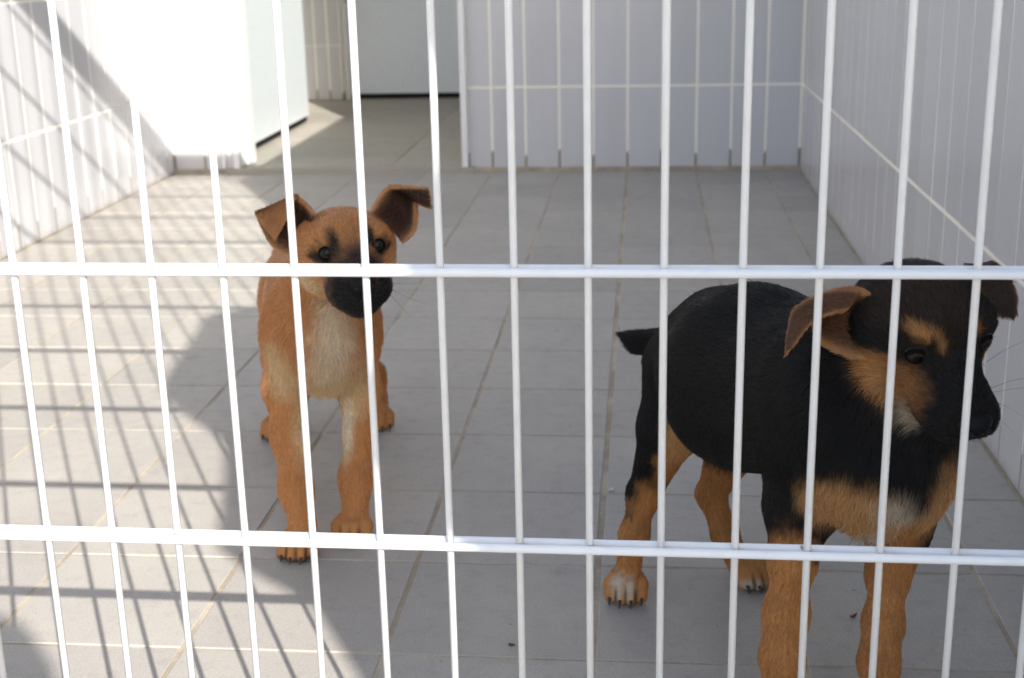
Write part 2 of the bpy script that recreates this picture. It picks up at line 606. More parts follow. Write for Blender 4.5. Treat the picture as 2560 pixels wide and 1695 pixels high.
crumb('leaf_scrap', 2350, 1112, .014, .005, .9, M_crumb, 'dark scrap lying at the foot of the right wall', .2)

# ================================================================== puppies
def hash3(ix, iy, iz, seed):
    h = (ix.astype(np.int64)*374761393 + iy.astype(np.int64)*668265263 + iz.astype(np.int64)*2147483647 + seed*974711) & 0x7fffffff
    h = ((h ^ (h >> 13))*1274126177) & 0x7fffffff
    h = (h ^ (h >> 16)) & 0xffff
    return h/65535.0*2-1

def vnoise(p, scale, seed=0):
    q = p*scale
    i = np.floor(q).astype(np.int64)
    f = q-i
    f = f*f*(3-2*f)
    out = 0
    for dx in (0, 1):
        for dy in (0, 1):
            for dz in (0, 1):
                w = (f[:, 0] if dx else 1-f[:, 0])*(f[:, 1] if dy else 1-f[:, 1])*(f[:, 2] if dz else 1-f[:, 2])
                out = out+w*hash3(i[:, 0]+dx, i[:, 1]+dy, i[:, 2]+dz, seed)
    return out

def sstep(a, b, x):
    t = np.clip((x-a)/(b-a), 0, 1)
    return t*t*(3-2*t)

def nrm(v):
    v = np.asarray(v, float)
    return v/(np.linalg.norm(v, axis=-1, keepdims=True)+1e-12)

class Cone:
    """tapered capsule"""
    def __init__(s, a, b, ra, rb, k=.012, flow=None, ln=1.0, lift=.25, sub=False):
        s.a, s.b, s.ra, s.rb, s.k = np.asarray(a, float), np.asarray(b, float), ra, rb, k
        s.flow = nrm(s.b-s.a) if flow is None else nrm(flow)
        s.ln, s.lift, s.sub = ln, lift, sub
    def d(s, p):
        ab = s.b-s.a
        L2 = ab@ab+1e-12
        h = np.clip(((p-s.a)@ab)/L2, 0, 1)
        return np.linalg.norm(p-s.a-h[..., None]*ab, axis=-1)-(s.ra+(s.rb-s.ra)*h)
    def bb(s, m):
        r = max(s.ra, s.rb)+m
        return np.minimum(s.a, s.b)-r, np.maximum(s.a, s.b)+r

class Ell:
    def __init__(s, c, r, R=None, k=.012, flow=(0, 0, -1), ln=1.0, lift=.25, sub=False):
        s.c, s.r, s.k = np.asarray(c, float), np.asarray(r, float), k
        s.R = np.eye(3) if R is None else np.asarray(R, float)      # columns: axes
        s.flow, s.ln, s.lift, s.sub = nrm(flow), ln, lift, sub
    def d(s, p):
        q = ((p-s.c)@s.R)/s.r
        k0 = np.linalg.norm(q, axis=-1)
        k1 = np.linalg.norm(q/s.r, axis=-1)+1e-9
        return k0*(k0-1)/k1
    def bb(s, m):
        e = np.abs(s.R)@s.r+m
        return s.c-e, s.c+e

def field(prims, vox):
    lo = np.min([p.bb(.0)[0] for p in prims if not p.sub], 0)-.02
    hi = np.max([p.bb(.0)[1] for p in prims if not p.sub], 0)+.02
    n = np.ceil((hi-lo)/vox).astype(int)+1
    D = np.full(n, .05, np.float64)
    for p in prims:
        a, b = p.bb(p.k+.012)
        i0 = np.clip(np.floor((a-lo)/vox).astype(int), 0, n)
        i1 = np.clip(np.ceil((b-lo)/vox).astype(int)+1, 0, n)
        if np.any(i1 <= i0):
            continue
        g = np.stack(np.meshgrid(*[lo[i]+vox*np.arange(i0[i], i1[i]) for i in range(3)], indexing='ij'), -1)
        d = p.d(g)
        sl = tuple(slice(i0[i], i1[i]) for i in range(3))
        e = D[sl]
        if p.sub:
            hh = np.maximum(p.k-np.abs(e+d), 0)/p.k
            D[sl] = np.maximum(e, -d)+hh*hh*p.k*.25
        else:
            hh = np.maximum(p.k-np.abs(e-d), 0)/p.k
            D[sl] = np.minimum(e, d)-hh*hh*p.k*.25
    return D, lo

def surface_nets(D, lo, vox):
    s = D < 0
    nx, ny, nz = D.shape
    cnt = np.zeros((nx-1, ny-1, nz-1), np.int32)
    acc = np.zeros((nx-1, ny-1, nz-1, 3))
    corners = [(a, b, c) for a in (0, 1) for b in (0, 1) for c in (0, 1)]
    def sub(A, c):
        return A[c[0]:nx-1+c[0], c[1]:ny-1+c[1], c[2]:nz-1+c[2]]
    for c0 in corners:
        for ax in range(3):
            if c0[ax]:
                continue
            c1 = list(c0)
            c1[ax] = 1
            A, B = sub(D, c0), sub(D, tuple(c1))
            x = sub(s, c0) != sub(s, tuple(c1))
            t = np.where(x, A/(A-B+1e-12), 0)
            cnt += x
            for k in range(3):
                acc[..., k] += np.where(x, c0[k]+(t if k == ax else 0), 0)
    act = cnt > 0
    idx = -np.ones(cnt.shape, np.int64)
    idx[act] = np.arange(act.sum())
    ijk = np.argwhere(act)
    verts = lo+vox*(ijk+acc[act]/cnt[act][:, None])
    quads = []
    for ax in range(3):
        o1, o2 = (ax+1) % 3, (ax+2) % 3
        sh_ = [slice(1, -1)]*3
        sh_[ax] = slice(0, D.shape[ax]-1)
        a = s[tuple(sh_)]
        sh2 = list(sh_)
        sh2[ax] = slice(1, D.shape[ax])
        b = s[tuple(sh2)]
        for flip, m_ in ((False, a & ~b), (True, ~a & b)):
            p = np.argwhere(m_)
            if not len(p):
                continue
            base = p.copy()
            base[:, o1] += 1
            base[:, o2] += 1
            q = []
            for (u, w) in ((-1, -1), (0, -1), (0, 0), (-1, 0)):
                r = base.copy()
                r[:, o1] += u
                r[:, o2] += w
                q.append(idx[r[:, 0], r[:, 1], r[:, 2]])
            q = np.stack(q, 1)
            quads.append(q[:, ::-1] if flip else q)
    return verts, np.concatenate(quads)

def vert_normals(v, q):
    n = np.zeros_like(v)
    fn = np.cross(v[q[:, 2]]-v[q[:, 0]], v[q[:, 3]]-v[q[:, 1]])
    for k in range(4):
        np.add.at(n, q[:, k], fn)
    return nrm(n)

def fast_mesh(name, v, q, mat, parent, colors=None):
    me = bpy.data.meshes.new(name)
    me.vertices.add(len(v))
    me.vertices.foreach_set('co', np.asarray(v, np.float32).ravel())
    me.loops.add(len(q)*4)
    me.loops.foreach_set('vertex_index', np.asarray(q, np.int32).ravel())
    me.polygons.add(len(q))
    me.polygons.foreach_set('loop_start', np.arange(0, len(q)*4, 4, dtype=np.int32))
    me.polygons.foreach_set('use_smooth', np.ones(len(q), bool))
    me.update()
    me.validate()
    if colors is not None:
        ca = me.color_attributes.new('fur_col', 'FLOAT_COLOR', 'POINT')
        ca.data.foreach_set('color', np.concatenate([colors, np.ones((len(v), 1))], 1).astype(np.float32).ravel())
    me.materials.append(mat)
    return link(bpy.data.objects.new(name, me), parent)

def fur_material(name, rough=.55, spec=.25):
    t = NT(name)
    a = t.n('ShaderNodeAttribute')
    a.attribute_name = 'fur_col'
    t.l(a.outputs['Color'], t.b.inputs['Base Color'])
    t.b.inputs['Roughness'].default_value = rough
    t.b.inputs['Specular IOR Level'].default_value = spec
    return t.mat
M_fur = fur_material('fur', .45, .35)
M_fur_black = fur_material('black_fur', .42, .2)
M_skin = fur_material('skin', .8, .1)

def hair_object(name, roots, dirs, flows, length, rad, colors, parent, npt=5, clump=.35, cell=.005, mat=None):
    n = len(roots)
    # tips of neighbouring hairs draw together
    key = np.floor((roots+vnoise(roots, 90, 5)[:, None]*.002)/cell).astype(np.int64)
    code = key[:, 0]*73856093 ^ key[:, 1]*19349663 ^ key[:, 2]*83492791
    u, inv = np.unique(code, return_inverse=True)
    inv = inv.ravel()
    cc = np.zeros((len(u), 3))
    cn = np.bincount(inv, minlength=len(u))[:, None]
    for k in range(3):
        cc[:, k] = np.bincount(inv, roots[:, k], len(u))
    cc = (cc/cn)[inv]
    P = np.empty((n, npt, 3))
    P[:, 0] = roots-dirs*.001
    for i in range(1, npt):
        t = i/(npt-1)
        d = nrm(dirs*(1-.75*t)+flows*(.35+1.0*t))
        P[:, i] = P[:, i-1]+d*(length/(npt-1))[:, None]
    for i in range(1, npt):
        t = (i/(npt-1))**1.3
        P[:, i] += (cc-roots)*(clump*t)
    cd = bpy.data.hair_curves.new(name)
    cd.add_curves([npt]*n)
    cd.attributes['position'].data.foreach_set('vector', P.astype(np.float32).ravel())
    R = rad[:, None]*np.array([1.0, .95, .8, .55, .2] if npt == 5 else np.linspace(1, .15, npt))[None, :]
    ra = cd.attributes.get('radius') or cd.attributes.new('radius', 'FLOAT', 'POINT')
    ra.data.foreach_set('value', R.astype(np.float32).ravel())
    ca = cd.attributes.new('fur_col', 'FLOAT_COLOR', 'CURVE')
    ca.data.foreach_set('color', np.concatenate([colors, np.ones((n, 1))], 1).astype(np.float32).ravel())
    cd.materials.append(mat or M_fur)
    return link(bpy.data.objects.new(name, cd), parent)

def scatter(v, q, nv, count, weight=None):
    tri = np.concatenate([q[:, [0, 1, 2]], q[:, [0, 2, 3]]])
    A = np.linalg.norm(np.cross(v[tri[:, 1]]-v[tri[:, 0]], v[tri[:, 2]]-v[tri[:, 0]]), axis=1)
    if weight is not None:
        A = A*weight(v[tri].mean(1))
    ti = RNG.choice(len(tri), count, p=A/A.sum())
    a, b = RNG.random(count), RNG.random(count)
    fl_ = a+b > 1
    a[fl_], b[fl_] = 1-a[fl_], 1-b[fl_]
    w = np.stack([1-a-b, a, b], 1)
    return (v[tri[ti]]*w[..., None]).sum(1), nrm((nv[tri[ti]]*w[..., None]).sum(1))

class Blob:
    """soft-edged marking in the coat, given in the puppy's own space"""
    def __init__(s, c, r, color, soft=.35, R=None, rag=.25):
        s.c, s.r, s.col, s.soft, s.rag = np.asarray(c, float), np.asarray(r, float)*np.ones(3), np.asarray(color), soft, rag
        s.R = np.eye(3) if R is None else R
    def w(s, p, nz):
        d = np.linalg.norm(((p-s.c)@s.R)/s.r, axis=1)+nz*s.rag
        return 1-sstep(1-s.soft, 1+s.soft, d)

def coat(p, base, blobs):
    nz = .6*vnoise(p, 70, 1)+.4*vnoise(p, 190, 2)
    c = np.tile(np.asarray(base, float), (len(p), 1))
    for b in blobs:
        w = b.w(p, nz)[:, None]
        c = c*(1-w)+b.col*w
    return c

def frame(yaw, pitch, roll):
    """head axes: columns = dog's image-right, forward, up. yaw 0 = towards -Y (the viewer); + turns to image right; pitch + = nose down"""
    y, p, r = map(math.radians, (yaw, pitch, roll))
    fwd = np.array([math.sin(y)*math.cos(p), -math.cos(y)*math.cos(p), -math.sin(p)])
    right = np.array([math.cos(y), math.sin(y), 0.0])
    up = np.cross(fwd, -right)
    if up[2] < 0:
        up = -up
    r2 = right*math.cos(r)+up*math.sin(r)
    u2 = -right*math.sin(r)+up*math.cos(r)
    return np.stack([r2, fwd, u2], 1)

def head_prims(O, R, s, mz=0.0, sk=0.0, mw=1.0):
    """puppy head; O = point between the eyes, R = axes, s = scale"""
    L = lambda *a: O+R@(np.array(a)*s)
    F = lambda *a: R@np.array(a, float)
    E = lambda c, r, fl, ln=.6, k=.012, lift=.3: Ell(L(*c), np.array(r)*s, R, k*s, F(*fl), ln, lift)
    P = [E((0, -.041+sk, -.007-sk*.2), (.047-sk*.1, .048-sk*.5, .039-sk*.25), (0, -1, .1)),
         E((0, -.012, .003), (.044, .037, .031), (0, -1, .3), .55)]
    for g in (-1, 1):
        P += [E((g*.029, -.036, -.028), (.025, .038, .032), (g*.3, -1, -.3), .7, .02),
              E((g*.040, -.042+sk, -.003), (.014, .022, .023), (g*.6, -.8, .2), .7, .018),
              E((g*.026, -.002, .008), (.016, .013, .010), (g*.5, -.6, .6), .4, .014)]
    P += [Cone(L(0, -.010, -.024), L(0, .038+mz, -.033-mz*.25), .036*s*mw, .029*s*mw**1.6, .02*s, F(0, -1, -.1), .4, .3),
          Cone(L(0, -.002, -.008), L(0, .048+mz, -.019-mz*.25), .021*s, .016*s*mw, .014*s, F(0, -1, .2), .3, .3)]
    for g in (-1, 1):
        P += [E((g*.016*mw, .030+mz, -.040-mz*.2), (.021*mw, .027+mz*.4, .020*mw), (g*.8, -.8, -.4), .45, .012)]
    P += [Cone(L(0, -.02, -.050), L(0, .030+mz, -.056-mz*.15), .026*s, .018*s, .012*s, F(0, -1, -.3), .5, .3)]
    return P

TOES = ((-.47, .50), (-.165, .70), (.165, .70), (.47, .50))
def paw_prims(c, fwd, w, z=.0, ln=.35):
    """foot on the ground; c = middle of the foot"""
    c, f = np.array([c[0], c[1], z]), nrm(np.array([fwd[0], fwd[1], 0.0]))
    sd = np.array([-f[1], f[0], 0])
    P = [Ell(c-f*.006+np.array([0, 0, .020]), (w*.43, w*.40, .0180), np.stack([sd, f, [0, 0, 1]], 1), .01, f, ln, .3)]
    for i, (o, e) in enumerate(TOES):
        a = c+sd*(o*w*.75)-f*(w*.0)+np.array([0, 0, .026])
        m_ = c+sd*(o*w*1.05)+f*(w*(e-.26))+np.array([0, 0, .0200])
        b = c+sd*(o*w*1.10)+f*(w*e)+np.array([0, 0, .0085])
        fl2_ = nrm(f+np.array([0, 0, -.6]))
        P.append(Cone(a, m_, .0082, .0086, .003, fl2_, .16, .2))
        P.append(Cone(m_, b, .0086, .0078, .004, fl2_, .16, .2))
    return P

def toe_gaps(c, fwd, w, z=0.0):
    """dark toe markings, with the shade of the gaps painted in"""
    c, f = np.array([c[0], c[1], z]), nrm(np.array([fwd[0], fwd[1], 0.0]))
    sd = np.array([-f[1], f[0], 0])
    R = np.stack([sd, f, [0, 0, 1]], 1)
    return [Blob(c+sd*(o*w)+f*(w*.62)+np.array([0, 0, .010]), (.0020, .014, .011), (.045, .028, .020), .7, R, .1) for o in (-.33, 0, .33)]

def claws(c, fwd, w, mat, parent, z=.0):
    c, f = np.array([c[0], c[1], z]), nrm(np.array([fwd[0], fwd[1], 0.0]))
    sd = np.array([-f[1], f[0], 0])
    for (o, e) in TOES:
        b = c+sd*(o*w*1.12)+f*(w*e+.0058)+np.array([0, 0, .0095])
        t = b+f*.0068+np.array([0, 0, -.0075])
        ax = nrm(t-b)
        s1 = nrm(np.cross(ax, [0, 0, 1.0]))
        s2 = np.cross(ax, s1)
        V, Fc, n = [], [], 7
        for (tt, r) in ((0, .0021), (.5, .0018), (.85, .0009)):
            ctr = b+(t-b)*tt+np.array([0, 0, .0018])*math.sin(tt*math.pi)
            for i in range(n):
                a = 2*math.pi*i/n
                V.append(ctr+s1*r*math.cos(a)+s2*r*math.sin(a))
        V.append(t)
        for r in range(2):
            for i in range(n):
                j = (i+1) % n
                Fc.append((r*n+i, r*n+j, r*n+n+j, r*n+n+i))
        for i in range(n):
            Fc.append((2*n+i, 2*n+(i+1) % n, 3*n))
        mesh_obj('claw', V, Fc, mat, parent, True)

def ellipsoid_mesh(name, O, R, r, mat, parent, nu=20, nv=14, shape=None):
    V, Fc = [], []
    for j in range(nv+1):
        th = math.pi*j/nv
        for i in range(nu):
            ph = 2*math.pi*i/nu
            q = np.array([math.sin(th)*math.cos(ph), math.sin(th)*math.sin(ph), math.cos(th)])
            if shape:
                q = shape(q)
            V.append(O+R@(q*np.asarray(r)))
    for j in range(nv):
        for i in range(nu):
            k = (i+1) % nu
            Fc.append((j*nu+i, j*nu+nu+i, j*nu+nu+k, j*nu+k))
    return mesh_obj(name, V, Fc, mat, parent, True)

def eye_material(name, iris, spec=.3):
    t = NT(name)
    tc = t.n('ShaderNodeTexCoord')
    sx = t.n('ShaderNodeVectorMath', operation='LENGTH')
    mp = t.n('ShaderNodeMapping')
    t.l(tc.outputs['UV'], mp.inputs['Vector'])
    a = t.n('ShaderNodeAttribute')
    a.attribute_name = 'polar'
    r = t.ramp(a.outputs['Fac'], [(0.0, (.004, .004, .005)), (.34, (.004, .004, .005)), (.42, iris), (.66, tuple(.7*x for x in iris)), (.78, (.01, .008, .007)), (1, (.008, .007, .006))])
    t.l(r.outputs[0], t.b.inputs['Base Color'])
    t.b.inputs['Roughness'].default_value = .07
    t.b.inputs['Specular IOR Level'].default_value = spec
    t.b.inputs['Coat Weight'].default_value = .0
    t.b.inputs['Coat Roughness'].default_value = .02
    return t.mat

def eye_place(prims, O, R, s, g, r):
    """centre of an eyeball that bulges a little out of the face"""
    d = nrm(R@np.array((g*.12, 1, .02)))
    p = O+R@(np.array((g*.0232, -.03, .0))*s)
    for t in np.arange(.06*s, 0, -.0004):
        q = (p+d*t)[None]
        if min(pp.d(q)[0] for pp in prims) < .0005:
            break
    return p+d*t-d*(r*.42), nrm(d+R@np.array((g*.2, 0, 0)))

def eyeball(c, fwd, r, mat, parent):
    fwd = nrm(fwd)
    s1 = nrm(np.cross(fwd, [0, 0, 1.0]))
    s2 = np.cross(s1, fwd)
    R = np.stack([s1, s2, fwd], 1)
    o = ellipsoid_mesh('eye', np.asarray(c), R, (r, r, r), mat, parent, 24, 18)
    v = np.array([x.co for x in o.data.vertices])
    cosang = ((v-np.asarray(c))@fwd)/r
    ang = np.arccos(np.clip(cosang, -1, 1))/(math.pi*.5)
    at_ = o.data.attributes.new('polar', 'FLOAT', 'POINT')
    at_.data.foreach_set('value', np.clip(ang*1.25, 0, 1).astype(np.float32))
    return o

M_lid = simple('black_eyelid', (.006, .0055, .006), .9, .03)
def eyelids(c, fwd, r, R, parent, tilt=0.0):
    """dark almond rim around the eye"""
    fwd = nrm(fwd)
    up = nrm(R[:, 2]-fwd*(R[:, 2]@fwd))
    rt = np.cross(up, fwd)
    if rt@R[:, 0] < 0:
        rt = -rt
    n = 28
    V, Fc = [], []
    for k, (m_, rr) in enumerate(((0, 1.02), (.3, 1.06), (.65, 1.05), (1, .94))):
        for i in range(n):
            a = 2*math.pi*i/n
            x, y = math.cos(a), math.sin(a)
            hi = .60 if y > 0 else .56
            ax = .86*math.copysign(abs(x)**1.15, x)
            ay_ = hi*y*(1-.25*x*x)
            ox, oy = 1.34*x, 1.12*y
            px, py = ax*(1-m_)+ox*m_, ay_*(1-m_)+oy*m_
            q = math.hypot(px, py)
            ang = min(q, 1.5)
            d = rt*(px/q*math.sin(ang))+up*(py/q*math.sin(ang))+fwd*math.cos(ang)
            V.append(c+d*r*rr)
    for k in range(3):
        for i in range(n):
            j = (i+1) % n
            Fc.append((k*n+i, k*n+n+i, k*n+n+j, k*n+j))
    return mesh_obj('eyelid', V, Fc, M_lid, parent, True)

def catmull(P, n):
    P = np.asarray(P, float)
    Q = np.concatenate([[2*P[0]-P[1]], P, [2*P[-1]-P[-2]]])
    out = []
    m_ = len(P)-1
    for i in range(n):
        t = i/(n-1)*m_
        k = min(int(t), m_-1)
        t -= k
        a, b, c, d = Q[k], Q[k+1], Q[k+2], Q[k+3]
        out.append(.5*((2*b)+(c-a)*t+(2*a-5*b+4*c-d)*t*t+(3*b-3*c+d-a)*t**3))
    return np.array(out)

def ear(rows, bow, thick, c_in, c_out, parent, dens, ln, rim=None, nu=11, nv=22, flip=False, nm='ear'):
    """flap: rows of (edge point, edge point) from the head to the tip; bow = how far the middle lies behind (+Y) per row"""
    A = catmull([r[0] for r in rows], nv)
    B = catmull([r[1] for r in rows], nv)
    W = catmull([[b] for b in bow], nv)[:, 0]
    G = np.empty((nv, nu, 3))
    for i in range(nv):
        for j in range(nu):
            t = j/(nu-1)
            G[i, j] = A[i]*(1-t)+B[i]*t
            G[i, j, 1] += W[i]*4*t*(1-t)
    du = np.gradient(G, axis=1)
    dv = np.gradient(G, axis=0)
    N = nrm(np.cross(du, dv))
    if flip:
        N = -N
    front, back = G+N*thick/2, G-N*thick/2
    v = np.concatenate([front.reshape(-1, 3), back.reshape(-1, 3)])
    q = []
    o = nv*nu
    for i in range(nv-1):
        for j in range(nu-1):
            a, b, c, d = i*nu+j, i*nu+j+1, (i+1)*nu+j+1, (i+1)*nu+j
            q.append((a, b, c, d) if not flip else (a, d, c, b))
            q.append((o+a, o+d, o+c, o+b) if not flip else (o+a, o+b, o+c, o+d))
    def strip(ids):
        for k in range(len(ids)-1):
            a, b = ids[k], ids[k+1]
            q.append((a, o+a, o+b, b) if not flip else (a, b, o+b, o+a))
    ring = [j for j in range(nu)]+[i*nu+nu-1 for i in range(1, nv)]+[(nv-1)*nu+j for j in range(nu-2, -1, -1)]+[i*nu for i in range(nv-2, -1, -1)]
    strip(ring)
    q = np.array(q)
    side = np.concatenate([np.zeros(o), np.ones(o)])
    tt = np.abs(np.tile(np.linspace(-1, 1, nu), (nv, 1))).ravel()
    vv = np.repeat(np.linspace(0, 1, nv), nu)
    edge_ = np.maximum(sstep(.72, 1.0, tt), 0)
    edge_ = np.concatenate([edge_, edge_])
    c_in, c_out = np.asarray(c_in, float), np.asarray(c_out, float)
    cols = np.where(side[:, None] == 0, c_in, c_out)
    rimc = c_out if rim is None else np.asarray(rim, float)
    cols = cols*(1-edge_[:, None])+rimc*edge_[:, None]
    ob = fast_mesh(nm, v, q, M_skin, parent, cols*.8)
    # coat of the ear
    nv_ = vert_normals(v, q)
    flow = nrm(np.concatenate([dv.reshape(-1, 3), dv.reshape(-1, 3)]))
    area = sum(np.linalg.norm(np.cross(v[q[:, 2]]-v[q[:, 0]], v[q[:, 3]]-v[q[:, 1]]), axis=1))/2
    cnt = int(area*dens)
    tri = np.concatenate([q[:, [0, 1, 2]], q[:, [0, 2, 3]]])
    Ar = np.linalg.norm(np.cross(v[tri[:, 1]]-v[tri[:, 0]], v[tri[:, 2]]-v[tri[:, 0]]), axis=1)
    ti = RNG.choice(len(tri), cnt, p=Ar/Ar.sum())
    a, b = RNG.random(cnt), RNG.random(cnt)
    f_ = a+b > 1
    a[f_], b[f_] = 1-a[f_], 1-b[f_]
    w = np.stack([1-a-b, a, b], 1)[..., None]
    pos = (v[tri[ti]]*w).sum(1)
    nn = nrm((nv_[tri[ti]]*w).sum(1))
    ff = nrm((flow[tri[ti]]*w).sum(1)+RNG.normal(0, .18, (cnt, 3)))
    cl = (cols[tri[ti]]*w).sum(1)*(1+RNG.normal(0, .12, (cnt, 1)))
    sd = (side[tri[ti]]*w[..., 0]).sum(1)
    L = ln*(.6+.5*RNG.random(cnt))*np.where(sd < .5, .8, 1)
    hair_object('ear_fur', pos, nrm(nn*.5+ff), ff, L, np.full(cnt, .00022), np.clip(cl, .003, 1), ob, clump=.3)
    return ob

def build_dog(name, prims, base, blobs, fur_n, fur_len, rad, bald, parent, weight=None, vox=.0026, jit=.2, skin=.75, fmat=None):
    D, lo = field(prims, vox)
    v, q = surface_nets(D, lo, vox)
    nv = vert_normals(v, q)
    cv = coat(v, base, blobs)
    body = fast_mesh('body', v, q, M_skin, parent, cv*skin)
    pos, nn = scatter(v, q, nv, fur_n, weight)
    keep = np.ones(len(pos), bool)
    for (c, r) in bald:
        keep &= np.linalg.norm(pos-np.asarray(c), axis=1) > r
    keep &= pos[:, 2] > .004
    pos, nn = pos[keep], nn[keep]
    # lie of the coat, length and lift from the nearest masses of the body
    fw = np.zeros_like(pos)
    wl = np.zeros(len(pos))
    lf = np.zeros(len(pos))
    ws = np.zeros(len(pos))
    for p in prims:
        if p.sub:
            continue
        w = np.exp(-np.clip(np.abs(p.d(pos)), 0, .2)/.007)+1e-9
        fw += w[:, None]*p.flow
        wl += w*p.ln
        lf += w*p.lift
        ws += w
    wl /= ws
    lf /= ws
    n = len(pos)
    wav = np.stack([vnoise(pos, 45, 20+k) for k in range(3)], 1)*.28
    fw = nrm(fw)+wav+RNG.normal(0, jit, (n, 3))
    fw = nrm(fw-nn*((fw*nn).sum(1)-.12)[:, None])
    dirs = nrm(nn*lf[:, None]*1.6+fw)
    L = fur_len*wl*(.55+.6*RNG.random(n))*(1+.25*vnoise(pos, 60, 9))
    c = coat(pos, base, blobs)
    st_ = pos-fw*((pos*fw).sum(1)*.75)[:, None]
    c = c*(1+RNG.normal(0, .15, (n, 1))+.22*vnoise(st_, 160, 4)[:, None]+.20*vnoise(st_, 330, 6)[:, None])
    hair_object('fur', pos, dirs, fw, L, np.full(n, rad)*(.7+.6*RNG.random(n)), np.clip(c, .002, 1), body, clump=.5, cell=.006, mat=fmat)
    return body

def whiskers(spec, parent, colr=(.01, .01, .01)):
    P = [np.asarray(a) for a, b, c in spec]
    n = len(spec)
    npt = 6
    pts = np.empty((n, npt, 3))
    for i, (a, b, sag) in enumerate(spec):
        a, b = np.asarray(a, float), np.asarray(b, float)
        for k in range(npt):
            t = k/(npt-1)
            pts[i, k] = a*(1-t)+b*t+np.array([0, 0, sag*4*t*(1-t)])
    cd = bpy.data.hair_curves.new('whiskers')
    cd.add_curves([npt]*n)
    cd.attributes['position'].data.foreach_set('vector', pts.astype(np.float32).ravel())
    R = np.tile(np.linspace(.00015, .00004, npt), (n, 1))
    ra = cd.attributes.get('radius') or cd.attributes.new('radius', 'FLOAT', 'POINT')
    ra.data.foreach_set('value', R.astype(np.float32).ravel())
    ca = cd.attributes.new('fur_col', 'FLOAT_COLOR', 'CURVE')
    ca.data.foreach_set('color', np.tile(np.array([*colr, 1], np.float32), (n, 1)).ravel())
    cd.materials.append(M_fur)
    return link(bpy.data.objects.new('whiskers', cd), parent)

M_claw = simple('dark_claw', (.02, .018, .017), .35)
def nose_mat():
    t = NT('nose_leather')
    p = t.geo()
    vo = t.n('ShaderNodeTexVoronoi')
    vo.inputs['Scale'].default_value = 700
    t.l(p, vo.inputs['Vector'])
    t.b.inputs['Base Color'].default_value = (.007, .007, .008, 1)
    t.b.inputs['Roughness'].default_value = .5
    t.b.inputs['Specular IOR Level'].default_value = .12
    t.bump(vo.outputs['Distance'], .4, .0006)
    return t.mat
M_nose = nose_mat()

def nose(O, R, s, parent, mz=0.0):
    def shp(q):
        x, y, z = q
        w = 1.0+.18*z
        return np.array([x*w, y*(1-.12*abs(x)), z-.12*(1-x*x)*max(y, 0)*0])
    c = O+R@(np.array((0, .0615+mz, -.0265-mz*.3))*s)
    o = ellipsoid_mesh('nose', c, R, np.array((.0148, .0105, .0108))*s, M_nose, parent, 24, 16, shp)
    for g in (-1, 1):
        ellipsoid_mesh('nostril', c+R@(np.array((g*.0075, .0082, -.0018))*s), R, np.array((.0036, .0042, .0030))*s, M_black, o, 10, 8)
    return o

BLACK = (.010, .0095, .010)
DENS = 1.0
# ------------------------------------------------------------------ tan puppy
tan = empty('puppy', (-.42, 1.70, 0))
TAN, CREAM, RUST, PALE = (.50, .228, .084), (.60, .43, .24), (.44, .165, .05), (.66, .55, .40)
tO = at(809, 572, 1.455)
tR = frame(22, 2, 4)
ts = 1.0
tp = head_prims(tO, tR, ts)
tL = lambda *a: tO+tR@(np.array(a)*ts)
A3 = lambda *a: np.array(a, float)
nape = tL(0, -.075, -.025)
tp += [Cone(nape, at(748, 705, 1.575), .046, .058, .03, None, 1.0),
       Ell(at(745, 765, 1.595), (.066, .075, .062), None, .03, (0, .2, -1), 1.2, .3),
       Ell(at(755, 825, 1.565), (.040, .045, .038), None, .03, (0, .1, -1), 1.3, .4),
       Cone(A3(-.410, 1.62, .268), A3(-.458, 1.78, .266), .066, .066, .03, None, 1.0),
       Cone(A3(-.450, 1.74, .262), A3(-.480, 1.90, .262), .064, .056, .03, None, 1.0),
       Ell(A3(-.436, 1.66, .300), (.042, .06, .033), None, .03, (-.2, 1, -.2), 1.0)]
# forelegs
def leg(pts, radii, ln, k=.020):
    return [Cone(pts[i], pts[i+1], radii[i], radii[i+1], k, None, ln) for i in range(len(pts)-1)]
lf = [at(672, 790, 1.585), at(660, 895, 1.575), at(668, 1010, 1.550), at(684, 1130, 1.528), at(700, 1215, 1.512)]
rf = [at(812, 795, 1.610), at(830, 900, 1.605), at(832, 1000, 1.585), at(822, 1105, 1.572), at(822, 1180, 1.562)]
tp += leg(lf, [.034, .0245, .0188, .0176, .0172], .5)
tp += leg(rf, [.033, .0235, .0168, .0178, .0168], .5)
pl, pr_ = (lf[-1]+A3(.0, -.018, 0)), (rf[-1]+A3(.0, -.016, 0))
tp += paw_prims(pl, (.06, -1), .036) + paw_prims(pr_, (.02, -1), .036)
tgap = toe_gaps(pl, (.06, -1), .036)+toe_gaps(pr_, (.02, -1), .036)
